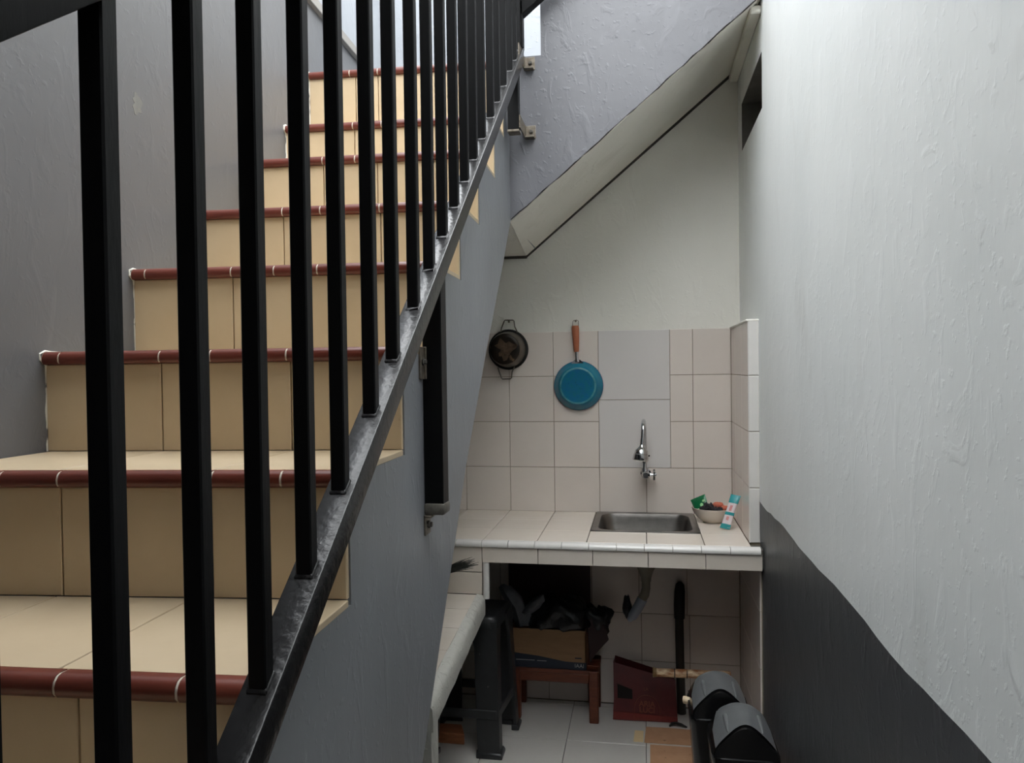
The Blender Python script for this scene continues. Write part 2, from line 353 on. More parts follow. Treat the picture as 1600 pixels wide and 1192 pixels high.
# wall tiles, upper field
MB().box((-1.17, YB + .0025, -1.48), (XR, YB + .007, .160)).build('grout', GROUT, parent=wall_b)
rows = [.162, -.036, -.237, -.439, -.637]
G = .0022
def wt(a, b, z0, z1, M=WTILE): tile('wall_tile', wall_b, M, ((a + b) / 2, YB, (z0 + z1) / 2), (1, 0, 0), (0, 0, 1), b - a - G, z1 - z0 - G, .006)
for r in range(4):
    z1, z0 = rows[r], rows[r + 1]
    for a, b in ((-1.165, -.995), (-.995, -.79), (-.79, -.588), (-.588, -.389), (-.389, -.19)): wt(a, b, z0, z1)
    if r < 3: wt(.117, .213, z0, z1); wt(.213, .372, z0, z1)
    else: wt(-.19, .013, z0, z1); wt(.013, .213, z0, z1); wt(.213, .372, z0, z1)
wt(-.19, .117, -.142, .162, BTILE); wt(-.19, .117, -.439, -.142, BTILE)
for z1, z0, off in ((-.675, -.871, .18), (-.871, -1.075, .18), (-1.075, -1.284, -.015), (-1.284, -1.478, -.015)):
    a = off - 1.2 if off > 0 else off - 1.0
    xs_ = [v for v in [off + .205 * k for k in range(-6, 3)] if -1.15 < v < .34]
    xs_ = [-1.165] + xs_ + [.400]
    for a, b in zip(xs_, xs_[1:]): wt(a, b, z0, z1)

# tiled return on the right-hand side, proud of the painted wall, with a white edge
struct_r = wall_r
mb = MB().box((.376, 2.778, -.716), (XR, YB, .158))
mb.build('tile_backing', GROUT, parent=wall_r)
ycols = [2.782, 2.957, 3.157, 3.289]
for z1, z0 in zip(rows, rows[1:]):
    for a, b in zip(ycols, ycols[1:]):
        tile('wall_tile', wall_r, WTILE, (.372, (a + b) / 2, (z0 + z1) / 2), (0, -1, 0), (0, 0, 1), b - a - G, z1 - z0 - G, .006)
    tile('edge_tile', wall_r, TRIM, (.391, 2.774, (z0 + z1) / 2), (1, 0, 0), (0, 0, 1), .038, z1 - z0 - .0015, .008, .003)
MB().box((.4065, 2.735, -1.48), (XR + .001, YB, -.716)).build('tile_backing', GROUT, parent=wall_r)
for z1, z0 in zip([-.716, -.871, -1.075, -1.284], [-.871, -1.075, -1.284, -1.478]):     # flush tiling under the worktop
    for a, b in zip([2.735, 2.957, 3.157], [2.957, 3.157, 3.289]):
        tile('wall_tile', wall_r, WTILE, (.401, (a + b) / 2, (z0 + z1) / 2), (0, -1, 0), (0, 0, 1), b - a - G, z1 - z0 - G, .006)
MB().box((.366, 2.774, .156), (.412, 3.285, .166)).build('edge_cap', BACKW, parent=wall_r, bevel=.003)

# ---------------------------------------------------------------- staircase
D = {-6: -.84, -5: -.58, -4: -.32, -3: -.06, -2: .20, -1: .46, 0: .72, 1: .998, 2: 1.275, 3: 1.525, 4: 1.773, 5: 2.025, 6: 2.303, 7: 2.50}
TH = {1: 5, 2: 5, 3: 4}
Z = {-7: -1.48, -6: -1.32, -5: -1.15, -4: -.985, -3: -.82, -2: -.655, -1: -.49, 0: -.325, 1: -.142, 2: .041, 3: .228, 4: .410, 5: .606, 6: .793, 7: 1.04}
tn = lambda k: math.tan(math.radians(TH.get(k, 3)))
dl = lambda k: D[k] - tn(k) * (xs(D[k]) - xl(D[k]))        # depth of riser k at the left wall
st = thing('staircase', (-.75, 1.0, -1.48), 'cream tiled staircase with oxblood nosings and grey painted side, rising behind the railing', 'staircase')
T = .010
R, Lp = [], []
for k in range(-6, 8):
    R += [(D[k] + T, Z[k - 1] - T), (D[k] + T, Z[k] - T)]; Lp += [(dl(k) + T, Z[k - 1] - T), (dl(k) + T, Z[k] - T)]
R += [(2.63, Z[7] - T)]; Lp += [(2.63, Z[7] - T)]
under = [(2.63, .528), (2.43, .335), (2.10, .04), (1.81, -.24), (1.62, -.463), (1.37, -.754), (.74, -1.48)]
R += under; Lp += [(2.63, .5)] + under[1:]
R[0] = (R[0][0], -1.48); Lp[0] = (Lp[0][0], -1.48)
MB().prism([(xs(y), y, z) for y, z in R], [(xl(y) + .002, y, z) for y, z in Lp]).build('stair_body', GREYS, parent=st)
# landing slab at the top, its flat underside cream
MB().box((-1.163, 2.63, .53), (-.459, 3.275, Z[7])).build('landing', GREYS, parent=st)
MB().prism([(-1.163, 2.632, .526), (-.459, 2.632, .526), (-.501, 3.278, .50), (-1.163, 3.278, .50)], [(-1.163, 2.632, .536), (-.459, 2.632, .536), (-.501, 3.278, .51), (-1.163, 3.278, .51)]).build('landing_soffit', CREAMW, parent=st)
NJ = {0: [.079, .219, .35, .445, .64], 1: [.092, .194, .335, .426, .516], 2: [.1, .208, .35, .446, .639], 3: [.1, .253, .349, .445, .641], 4: [.027, .099, .197, .348, .446], 5: [.1, .2, .348, .443, .64], 6: [.1, .27, .36, .454, .64], 7: [.1, .2, .34, .434, .534]}
RJ = {1: [.2, .429], 2: [.204, .448], 3: [.2, .446], 4: [.197, .447], 5: [.286, .443], 6: [.2, .451], 7: [.2, .435, .515]}
for k in range(-1, 8):
    W = (xs(D[k]) - xl(D[k])) / math.cos(math.atan(tn(k)))
    c, s_ = math.cos(math.atan(tn(k))), math.sin(math.atan(tn(k)))
    P = lambda u, off=0.0: Vector((xs(D[k]) - c * u + s_ * off, D[k] - s_ * u - c * off, 0))     # u from the open end, off towards the walker
    ux = (c, s_, 0)
    zt, zb = Z[k] - .022, Z[k - 1]
    edges = [0.001] + RJ.get(k, [.2, .446]) + [W - .003]
    for a, b in zip(edges, edges[1:]):
        p = P((a + b) / 2); tile('riser_tile', st, STILE, (p.x, p.y, (zt + zb) / 2), ux, (0, 0, 1), b - a - .0025, zt - zb - .001, T)
    if k < 7:                                                   # tread tiles run back to the next riser
        e2 = [0.001] + RJ.get(k + 1, [.2, .446])[:2] + [W - .003]
        if k == 0: e2 = [.001, .232, .44, W - .003]
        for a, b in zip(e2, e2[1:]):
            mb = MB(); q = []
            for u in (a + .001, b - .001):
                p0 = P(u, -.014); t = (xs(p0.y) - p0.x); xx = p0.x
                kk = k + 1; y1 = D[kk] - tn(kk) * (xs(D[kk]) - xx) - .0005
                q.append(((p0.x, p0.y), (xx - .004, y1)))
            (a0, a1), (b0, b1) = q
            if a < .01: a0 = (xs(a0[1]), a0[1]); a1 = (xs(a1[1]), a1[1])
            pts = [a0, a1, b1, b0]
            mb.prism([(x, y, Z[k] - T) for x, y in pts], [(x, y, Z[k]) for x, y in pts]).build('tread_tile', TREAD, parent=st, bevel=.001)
    ne = [-.001] + NJ.get(k, [.1, .2, .35, .445, .64]) + [W - .004]
    prof = [(-.012, -.012), (-.012, 0.001), (0.0, .002), (.006, .0005), (.0105, -.004), (.0125, -.010), (.012, -.017), (.009, -.0215), (-.0, -.0225), (-.0, -.012)]
    for i, (a, b) in enumerate(zip(ne, ne[1:])):
        g = .0017
        MB().prism([(P(a + g, o).x, P(a + g, o).y, Z[k] + h) for o, h in prof], [(P(b - g, o).x, P(b - g, o).y, Z[k] + h) for o, h in prof]).build('nosing', NOSE, parent=st, smooth=50)
    if k > 1:
        e0, e1 = P(W - .002, -.002), P(W - .002, .012); n_ = 12
        pe = [(e0.x + random.uniform(-.0025, .0025), e0.y, zb + (zt - zb) * q / n_) for q in range(n_ + 1)] + [(e1.x, e1.y, Z[k] - .012), (e1.x, e1.y - .001, Z[k] - .002), (e1.x, e1.y + .012, Z[k] + .003), (e0.x, e0.y + .012, Z[k] + .0015), (e0.x, e0.y + .03, Z[k] + .0005)]
        MB().tube(pe, [random.uniform(.0015, .0042) for _ in pe], 6).build('plaster_edge', CREAMW, parent=st)
    pr = [(-.0105, -.0115), (-.0105, -.0002), (0.0, .0009), (.0055, -.0006), (.0096, -.0048), (.0116, -.0105), (.0112, -.0166), (.0084, -.0205), (.0004, -.0212), (.0004, -.0115)]
    MB().prism([(P(0, o).x, P(0, o).y, Z[k] + h) for o, h in pr], [(P(W - .004, o).x, P(W - .004, o).y, Z[k] + h) for o, h in pr]).build('nosing_grout', NGROUT, parent=st, smooth=50)

# ---------------------------------------------------------------- upper flight crossing above the kitchen
uf = thing('upper_flight', (0, 2.95, .5), 'grey upper stair flight with off white sloping underside, crossing above the sink', 'staircase')
sl = .825
zlo = lambda x: .532 + sl * (x + .456)
top = [(-.457, 1.103), (-.341, 1.103), (-.341, 1.33), (-.10, 1.33), (-.10, 1.53), (.14, 1.53), (.14, 1.73), (.409, 1.73)]
poly = [(-.457, zlo(-.457) - .002)] + [(x, zlo(x) - .002 + random.uniform(-.003, .003)) for x in [-.40 + .04 * k for k in range(20)]] + [(.409, zlo(.409) - .002)] + top[::-1]
MB().prism([(x, 2.63, z) for x, z in poly], [(x, 3.272, z + (.022 if i < len(poly) - len(top) else 0)) for i, (x, z) in enumerate(poly)]).build('flight_body', plaster('grey_stair_paint_dimmed', (110, 110, 114), (103, 103, 107), .42, .28, light=(120, 120, 124)), parent=uf)  # stair-side grey, darkened to offset the stronger light up here
mb = MB()
zb2 = lambda x: .5 + sl * (x + .505)
mb.prism([(-.458, 2.636, zlo(-.458) - .005), (.408, 2.636, zlo(.408) - .005), (.408, 3.276, zb2(.408)), (-.500, 3.276, .500)],
         [(-.458, 2.636, zlo(-.458) + .008), (.408, 2.636, zlo(.408) + .008), (.408, 3.276, zb2(.408) + .02), (-.500, 3.276, .52)])
mb.build('flight_soffit', CREAMW, parent=uf)
cr = [(-.455 + .0288 * k, 2.6285, zlo(-.455 + .0288 * k) - .003 + random.uniform(-.003, .003)) for k in range(31)]
MB().tube(cr, [random.choice((.0004, .0012, .002, .0026)) for _ in cr], 6).build('edge_crack', VOID, parent=uf, label='dark chipped paint along the lower edge')
SEAM = mat('dark_seam', (84, 80, 74), .9, c2=(58, 55, 50), nscale=30)  # dark strip drawn along the joint with the back wall
MB().prism([(x, 3.286, zb2(x) + d + random.uniform(-.001, .001)) for x, d in [(-.50 + .0605 * k, -.010) for k in range(16)] + [(.408, .004), (-.50, .004)]], [(x, 3.296, zb2(x) + d) for x, d in [(-.50 + .0605 * k, -.010) for k in range(16)] + [(.408, .004), (-.50, .004)]]).build('joint_seam', SEAM, parent=uf, label='dark strip along the wall')
MB().box((-1.15, 3.284, .490), (-.50, 3.296, .502)).build('joint_seam', SEAM, parent=uf)
struct(MB().box((.372, 2.66, 1.195), (.409, 3.285, 1.222)).build('trim_2', CREAMW, bevel=.004))

# ---------------------------------------------------------------- railing
xb = lambda y: -.380 - .0113 * y               # centre line of the balusters
zr_ = lambda y: -.325 + .766 * (y - .694)      # top of the bottom rail
zt_ = lambda y: .267 + .766 * (y - .476)       # underside of the top rail
rl = thing('stair_railing', (-.39, 1.4, -.3), 'black square-tube stair railing with slanted rails in the foreground', 'railing')
def rail(name, f, lo, hi, hw, y0, y1, M):
    mb = MB()
    ring = lambda y: [(xb(y) - hw, y, f(y) + lo), (xb(y) + hw, y, f(y) + lo), (xb(y) + hw, y, f(y) + hi), (xb(y) - hw, y, f(y) + hi)]
    return mb.prism(ring(y0), ring(y1)).build(name, M, parent=rl, bevel=.002, seg=2)
rail('bottom_rail', zr_, -.050, 0, .0195, -.2, 2.555, RAILM)
rail('top_rail', zt_, 0, .050, .0205, -.2, 2.555, BLACK)
by = [.368 - .108, .368, .476, .588, .694, .806, .911, 1.031, 1.136, 1.256, 1.361, 1.465, 1.571, 1.677, 1.778, 1.887, 2.01, 2.111, 2.226, 2.346, 2.438, 2.535]
by[1] = .362
for y in by:
    yc = y + .009; x = xb(yc); h = .0100
    MB().box((x - h, y, zr_(y) - .006), (x + h, y + .0175, zt_(y) + .012)).build('baluster', BLACK, parent=rl, bevel=.0016, seg=1)
    mb = MB()
    for q in range(10):                          # weld bead round the foot
        pass
    ring = [(x - .0115, y - .0015, zr_(y) + .0008), (x + .0115, y - .0015, zr_(y) + .0008), (x + .0115, y + .019, zr_(y + .019) + .0008), (x - .0115, y + .019, zr_(y + .019) + .0008)]
    ring2 = [(x - .0102, y + .0002, zr_(y) + .0045), (x + .0102, y + .0002, zr_(y) + .0045), (x + .0102, y + .0173, zr_(y + .0173) + .0045), (x - .0102, y + .0173, zr_(y + .0173) + .0045)]
    MB().prism([(a, b, c - .006) for a, b, c in ring], ring).prism(ring, ring2).build('weld_bead', RAILM, parent=rl, bevel=.001)
# mounting posts and brackets
px0 = xs(1.43) + .001
p1 = MB().box((px0, 1.412, -.268), (px0 + .0385, 1.452, zr_(1.452) - .052)).build('post', BLACK, parent=rl, bevel=.0015)
MB().box((px0 - .001, 1.408, -.285), (px0 + .041, 1.455, -.262)).build('post_end_cap', RUST, parent=p1, bevel=.005, seg=2)
def bracket(b0, b1, bolt, ax, parent):
    br = MB().box(*b0).box(*b1).build('bracket', GALV, parent=parent, bevel=.0008)
    MB().lathe(bolt, ax, [(.0075, 0), (.0075, .004), (.005, .005), (.005, .009)], 6).build('bolt', RUST, parent=parent)
xw = xs(1.40)
bracket(((xw, 1.385, -.018), (xw + .005, 1.412, .045)), ((xw, 1.4085, -.018), (xw + .009, 1.4118, .045)), (xw + .004, 1.397, .016), (1, 0, 0), p1)
bracket(((xw, 1.405, -.325), (xw + .004, 1.440, -.285)), ((xw, 1.405, -.290), (xw + .016, 1.440, -.2855)), (xw + .004, 1.420, -.305), (1, 0, 0), p1)
p2 = MB().box((-.4385, 2.492, .806), (-.4015, 2.530, zr_(2.53) - .052)).build('post', BLACK, parent=rl, bevel=.0015)
MB().box((-.4405, 2.490, .797), (-.3995, 2.533, .806)).build('post_end_cap', GALV, parent=p2, bevel=.002)
for z in (1.075, .835):
    bracket(((-.4015, 2.500, z - .022), (-.397, 2.63, z + .022)), ((-.397, 2.625, z - .022), (-.362, 2.6295, z + .022)), (-.378, 2.6245, z), (0, -1, 0), p2)
    MB().box((-.397, 2.600, z - .024), (-.366, 2.629, z - .020)).build('bracket', GALV, parent=p2)
# the upper flight's own bottom rail starts at the corner
ur = thing('upper_railing', (-.40, 2.58, 1.2), 'black rail starting at the top corner and climbing along the upper flight', 'railing')
f2 = lambda x: 1.213 + .80 * (x + .402)
MB().prism([(-.418, 2.558, f2(-.418)), (-.418, 2.598, f2(-.418)), (-.418, 2.598, f2(-.418) + .05), (-.418, 2.558, f2(-.418) + .05)],
           [(.40, 2.558, f2(.40)), (.40, 2.598, f2(.40)), (.40, 2.598, f2(.40) + .05), (.40, 2.558, f2(.40) + .05)]).build('bottom_rail', BLACK, parent=ur, bevel=.002)
MB().box((-.432, 2.558, 1.108), (-.394, 2.598, 2.0)).build('corner_post', BLACK, parent=ur, bevel=.002)

# ---------------------------------------------------------------- kitchen counter
CZ = -.635
kc = thing('kitchen_counter', (0, 3.0, -.72), 'white tiled kitchen worktop holding the sink, glossy bullnose along its front', 'counter')
# slab round the sink hole
SX0, SX1, SY0, SY1 = -.185, .192, 2.918, 3.262
mb = MB()
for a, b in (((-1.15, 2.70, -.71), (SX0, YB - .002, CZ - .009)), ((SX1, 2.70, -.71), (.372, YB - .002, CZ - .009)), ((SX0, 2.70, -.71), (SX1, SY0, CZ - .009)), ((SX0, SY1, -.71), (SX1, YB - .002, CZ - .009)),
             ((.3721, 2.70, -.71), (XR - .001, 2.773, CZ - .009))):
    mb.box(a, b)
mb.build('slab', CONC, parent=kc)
YN = 2.716
def ct(a, b, y0, y1, M=CTILE): tile('counter_tile', kc, M, ((a + b) / 2, (y0 + y1) / 2, CZ), (1, 0, 0), (0, 1, 0), b - a - .0025, y1 - y0 - .0006, .009)
for a, b in ((-1.155, -.99), (-.99, -.79), (-.79, -.592), (-.592, -.389), (-.389, -.207)):
    for y0, y1 in ((YN, 2.897), (2.897, 3.093), (3.093, 3.288)): ct(a, b, y0, y1)
ct(-.207, .009, YN, 2.897); ct(.009, .212, YN, 2.897)
for y0, y1 in ((YN, 2.897), (2.897, 3.093), (3.093, 3.288)): ct(.212, .371, y0, y1)
x = -.79
bx = [-1.135] + [-.79 + .0988 * k for k in range(-3, 12)] + [.39]
bx = [v for v in bx if v < .36] + [.40]
for a, b in zip(bx, bx[1:]):                                     # bullnose pieces, 10 cm each
    pf = [(YN - .001, CZ - .0005), (2.697, CZ - .001), (2.689, CZ - .004), (2.684, CZ - .010), (2.683, CZ - .016), (2.684, CZ - .0215), (2.690, CZ - .0225), (2.70, CZ - .0225), (YN - .001, CZ - .009)]
    MB().prism([(a + .0009, y, z) for y, z in pf], [(b - .0009, y, z) for y, z in pf]).build('bullnose', TRIM, parent=kc, smooth=50)
for a, b in ((-.592, -.383), (-.383, -.184), (-.184, .013), (.013, .213), (.213, .405)):
    tile('apron_tile', kc, CTILE, ((a + b) / 2, 2.690, -.687), (1, 0, 0), (0, 0, 1), b - a - .0022, .056, .010)
for a, b in ((-.79, -.592), (-.99, -.79), (-1.135, -.99)):                                    # step face down to the low ledge
    tile('step_tile', kc, CTILE, ((a + b) / 2, 2.690, -.705), (1, 0, 0), (0, 0, 1), b - a - .002, .092, .010)
    tile('step_tile', kc, CTILE, ((a + b) / 2, 2.690, -.794), (1, 0, 0), (0, 0, 1), b - a - .002, .080, .010)
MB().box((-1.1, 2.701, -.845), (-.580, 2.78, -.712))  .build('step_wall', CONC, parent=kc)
MB().tube([(-.579, 2.697, -.716), (-.579, 2.697, -.85)], .0125, 12).build('corner_bullnose', TRIM, parent=kc, label='white rounded corner strip')

# low ledge running towards the viewer under the stairs
LZ = -.835
lg = thing('tiled_ledge', (-.8, 2.2, -.91), 'low white tiled ledge with rough plaster edge, running out under the stairs', 'ledge')
rx = lambda y: -.584 + .0625 * (2.69 - y)
MB().prism([(-1.12, 1.80, -.91), (rx(1.80) - .036, 1.80, -.91), (rx(2.69) - .036, 2.698, -.91), (-1.14, 2.698, -.91)],
           [(-1.12, 1.80, LZ - .008), (rx(1.80) - .036, 1.80, LZ - .008), (rx(2.69) - .036, 2.698, LZ - .008), (-1.14, 2.698, LZ - .008)]).build('slab', CONC, parent=lg)
ly = [2.688, 2.52, 2.33, 2.14, 1.95, 1.805]
for a, b in zip(ly, ly[1:]):
    for c0, c1 in ((.031, .24), (.24, .44), (.44, .545)):
        pts = [(rx(a) - c0, a - .001), (rx(a) - c1 + .002, a - .001), (rx(b) - c1 + .002, b + .001), (rx(b) - c0, b + .001)]
        MB().prism([(x, y, LZ - .008) for x, y in pts], [(x, y, LZ) for x, y in pts]).build('ledge_tile', CTILE, parent=lg)
ROUGH = plaster('rough_white_render', (190, 188, 180), (174, 172, 164), .8, .9, dirt=(120, 118, 110))
ep = [(-.030, .001), (-.014, -.001), (-.005, -.008), (.0, -.020), (.002, -.045), (0, -.076), (-.037, -.076)]
rings = []
for k in range(13):
    y = 2.698 + (1.795 - 2.698) * k / 12
    rings.append([(rx(y) + dx + random.uniform(-.0015, .0015), y, LZ + dz + random.uniform(-.0015, .0015)) for dx, dz in ep])
MB().loft(rings).build('edge_render', ROUGH, parent=lg, smooth=50)
MB().box((-1.1, 1.797, -1.479), (rx(1.8) - .004, 1.86, -.911)).build('support', ROUGH, parent=lg)

# sink
sk = thing('kitchen_sink', (0, 3.09, CZ), 'brushed steel drop-in sink basin in the worktop under the tap', 'sink')
cx, cy = .0035, 3.090
rings = [rrect(cx, cy, CZ + .0005, .207, .193, .012), rrect(cx, cy, CZ + .004, .206, .192, .012), rrect(cx, cy, CZ + .004, .190, .176, .06), rrect(cx, cy, CZ + .001, .183, .169, .058),
         rrect(cx, cy, CZ - .02, .176, .162, .06), rrect(cx, cy, CZ - .11, .168, .154, .06), rrect(cx, cy, CZ - .13, .155, .142, .055), rrect(cx, cy, CZ - .136, .12, .11, .05), rrect(cx, cy, CZ - .138, .03, .03, .029)]
MB().loft(rings, cap0=False, cap1=True).build('basin', STEEL, parent=sk, smooth=40)
MB().lathe((cx, cy, CZ - .1378), (0, 0, 1), [(.036, 0), (.036, .002), (.026, .0025), (.024, -.001), (.0, -.001)], 24).build('drain_ring', CHROME, parent=sk)

# tap
tp = thing('kitchen_tap', (.01, 3.288, -.462), 'chrome wall tap with tall gooseneck and round spray head above the sink', 'tap')
MB().lathe((.010, 3.289, -.462), (0, -1, 0), [(.022, 0), (.022, .004), (.013, .006), (.011, .03), (.017, .034), (.018, .05), (.015, .062), (.011, .066)], 24).build('valve_body', CHROME, parent=tp)
MB().lathe((.010, 3.246, -.462), (1, 0, 0), [(.011, 0), (.0085, .014), (.0085, .026), (.005, .027), (.005, .034)], 16).build('valve_stem', CHROME, parent=tp)
hd = []
for j in range(32):
    t = 2 * math.pi * j / 32; hd.append(.0205 + .003 * math.cos(4 * t))
mb = MB(); mb.loft([[(x, 3.246 + r * f * math.cos(2 * math.pi * j / 32), -.462 + r * f * math.sin(2 * math.pi * j / 32)) for j, r in enumerate(hd)] for x, f in ((.041, .9), (.042, 1), (.048, 1), (.049, .9))])
wheel = mb.build('hand_wheel', BINB, parent=tp)
MB().lathe((.049, 3.246, -.462), (1, 0, 0), [(.008, 0), (.0085, .004), (.006, .007)], 16).build('wheel_cap', CHROME, parent=wheel)
MB().lathe((.006, 3.246, -.455), (0, 0, 1), [(.014, 0), (.014, .018), (.009, .026), (.0085, .042), (.0105, .043), (.0105, .055), (.0075, .057)], 18).build('spout_nut', CHROME, parent=tp)
path = [(.006, 3.246, -.41 + .035 * k) for k in range(5)]
for k in range(1, 13):
    a = math.pi * k / 13; path.append((.006 - .006 * k / 13, 3.246 - .058 * (1 - math.cos(a)), -.27 + .058 * math.sin(a) * .75))
path += [(-.001, 3.128, -.285), (-.004, 3.122, -.315), (-.006, 3.118, -.338)]
MB().tube(path, .0088, 12).build('gooseneck', CHROME, parent=tp)
MB().lathe((-.0045, 3.120, -.325), (-.12, -.10, -1), [(.009, -.004), (.012, .004), (.018, .011), (.026, .019), (.0285, .033), (.0275, .0335), (.0305, .036), (.033, .058), (.031, .062), (.0, .060)], 28).build('spray_head', CHROME, parent=tp)
MB().lathe((.021, 3.123, -.366), (1, 0, 0), [(.003, 0), (.004, .003), (.002, .006)], 10).build('spray_lever', BINB, parent=tp)

# ---------------------------------------------------------------- blue frying pan on the wall
PX, PZ = -.277, -.078
pn = thing('frying_pan', (PX, 3.28, PZ), 'teal blue frying pan hung by its wooden handle on the tiled wall', 'pan')
Y0 = 3.284
pr = [(.1045, 0), (.107, .001), (.1075, .003), (.1055, .006), (.098, .016), (.090, .030), (.084, .038), (.080, .0405)]
MB().lathe((PX, Y0, PZ), (0, -1, 0), pr, 56, cap0=False, cap1=False).build('pan_wall', PANB, parent=pn, smooth=60)
MB().lathe((PX, Y0, PZ), (0, -1, 0), [(.1035, .0), (.108, -.0005), (.1088, .002), (.1075, .0045), (.1045, .0045)], 56, cap0=False, cap1=False).build('pan_rim', PANRIM, parent=pn, smooth=60)
MB().lathe((PX, Y0, PZ), (0, -1, 0), [(.0795, .0406), (.076, .0422), (.072, .0420)], 56, cap0=False, cap1=False).build('base_ring', PANR, parent=pn, smooth=60, label='worn pale ring round the base')
MB().lathe((PX, Y0, PZ), (0, -1, 0), [(.1035, .001), (.072, .0418), (.06, .0414), (.02, .0412), (.0, .0412)], 56, cap0=False, cap1=False).build('pan_base', PANC, parent=pn, smooth=30)
mb = MB()
mb.prism([(PX - .030, Y0 - .008, PZ + .098), (PX - .016, Y0 - .012, PZ + .112), (PX + .010, Y0 - .012, PZ + .112), (PX + .024, Y0 - .008, PZ + .098), (PX - .003, Y0 - .014, PZ + .094)],
         [(PX - .030, Y0 - .012, PZ + .098), (PX - .016, Y0 - .017, PZ + .113), (PX + .010, Y0 - .017, PZ + .113), (PX + .024, Y0 - .012, PZ + .098), (PX - .003, Y0 - .019, PZ + .094)])
mb.tube([(PX - .003, Y0 - .015, PZ + .105), (PX - .005, Y0 - .017, PZ + .120), (PX - .006, Y0 - .018, PZ + .153)], [.011, .0065, .008], 14, flat=.7)
mb.build('handle_bracket', CHROME, parent=pn)
MB().tube([(PX - .006, Y0 - .018, PZ + .148), (PX - .0065, Y0 - .018, PZ + .155), (PX - .008, Y0 - .017, PZ + .20), (PX - .010, Y0 - .015, PZ + .25), (PX - .0105, Y0 - .014, PZ + .262)], [.0105, .0115, .0145, .0165, .0145], 18, flat=.75).build('handle', HANDLE, parent=pn, label='terracotta coloured wooden handle')
hk = [(PX - .022, Y0 - .013, PZ + .262), (PX - .022, Y0 - .012, PZ + .278), (PX - .018, Y0 - .011, PZ + .286), (PX - .004, Y0 - .010, PZ + .288), (PX + .003, Y0 - .011, PZ + .284), (PX + .004, Y0 - .013, PZ + .24)]
MB().tube(hk, .0016, 8).build('hanging_loop', WIRE, parent=pn)
nl = MB().lathe((PX - .008, YB, PZ + .283), (0, -1, 0), [(.0025, 0), (.0025, .02), (.005, .0205), (.004, .023)], 10).build('wall_nail', GALV)
tag(nl, 'small nail in the painted wall above the blue pan', 'nail')

# ---------------------------------------------------------------- sooty pot on the wall
QX, QZ = -.588, .086
pt = thing('sooty_pot', (QX, 3.28, QZ), 'soot-blackened two-handled pot hung bottom outwards beside the stair', 'pot')
MB().lathe((QX, Y0, QZ), (0, -1, 0), [(.080, -.001), (.088, .0), (.0905, .003), (.089, .007), (.083, .008), (.078, .008)], 48, cap0=False, cap1=False).build('rim', SOOT, parent=pt, smooth=60)
MB().lathe((QX, Y0, QZ), (0, -1, 0), [(.080, .002), (.079, .012), (.073, .065), (.069, .085), (.066, .092)], 48, cap0=False, cap1=False).build('pot_wall', POTS, parent=pt, smooth=60)
MB().lathe((QX, Y0, QZ), (0, -1, 0), [(.0665, .0915), (.062, .0955), (.05, .0965), (.02, .0965), (.0, .0965)], 48, cap0=False, cap1=False).build('pot_base', CHAR, parent=pt, smooth=60)
blob = []
for j in range(22):
    t = 2 * math.pi * j / 22; r = .040 * (1 + .28 * math.sin(3 * t + .6) + .16 * math.sin(7 * t) + random.uniform(-.12, .12)); blob.append((QX + .004 + r * math.cos(t), QZ + .002 + r * math.sin(t) * .95))
MB().prism([(x, Y0 - .0963, z) for x, z in blob], [(x, Y0 - .0972, z) for x, z in blob]).build('scoured_patch', BARE, parent=pt, label='bare brownish patch in the soot')
for s_, off in ((1, .003), (-1, -.012)):
    pth = [(QX + off - .036, Y0 - .006, QZ + s_ * .080), (QX + off - .030, Y0 - .010, QZ + s_ * .098), (QX + off - .019, Y0 - .012, QZ + s_ * .126), (QX + off - .015, Y0 - .012, QZ + s_ * .131), (QX + off + .022, Y0 - .012, QZ + s_ * .130), (QX + off + .026, Y0 - .012, QZ + s_ * .126), (QX + off + .029, Y0 - .010, QZ + s_ * .100), (QX + off + .040, Y0 - .006, QZ + s_ * .076)]
    MB().tube(pth, .0030, 8).build('handle', WIRE, parent=pt, label='bent wire handle')
nl = MB().lathe((QX + .006, YB, QZ + .124), (0, -1, 0), [(.0025, 0), (.0025, .018), (.0055, .0185), (.004, .021)], 10).build('wall_nail', GALV)
tag(nl, 'small nail in the wall holding up the sooty pot', 'nail')

# ---------------------------------------------------------------- bowl, scourers, pouch on the worktop
BX, BY = .276, 3.130
bz = CZ + .0003
bw = MB().lathe((BX, BY, bz), (0, 0, 1), [(.0, .004), (.032, .003), (.034, .0), (.038, .0), (.040, .004), (.060, .018), (.076, .040), (.0825, .058), (.0835, .060), (.0815, .0605), (.074, .042), (.058, .021), (.036, .009), (.0, .008)], 44, cap0=False, cap1=False).build('bowl', CERAM, smooth=60)
tag(bw, 'shallow white bowl full of cleaning scraps in the worktop corner', 'bowl')
def lump(name, c, r, M, seed, amp=.25, n=12, label=None, cat=None, parent=None):
    rnd = random.Random(seed); ph = [rnd.uniform(0, 6.28) for _ in range(6)]; rings = []
    for i in range(1, n):
        a = math.pi * i / n; ring = []
        for j in range(2 * n):
            t = math.pi * j / n
            q = 1 + amp * (.5 * math.sin(3 * t + ph[0] + 2 * a) + .35 * math.sin(5 * t + ph[1] - 3 * a) + .3 * math.sin(4 * a + ph[2]) + .25 * math.sin(9 * t + ph[3] + 5 * a))
            ring.append((c[0] + r[0] * q * math.sin(a) * math.cos(t), c[1] + r[1] * q * math.sin(a) * math.sin(t), c[2] - r[2] * q * math.cos(a)))
        rings.append(ring)
    o = MB().loft(rings).build(name, M, parent=parent, smooth=60)
    if label: tag(o, label, cat)
    return o
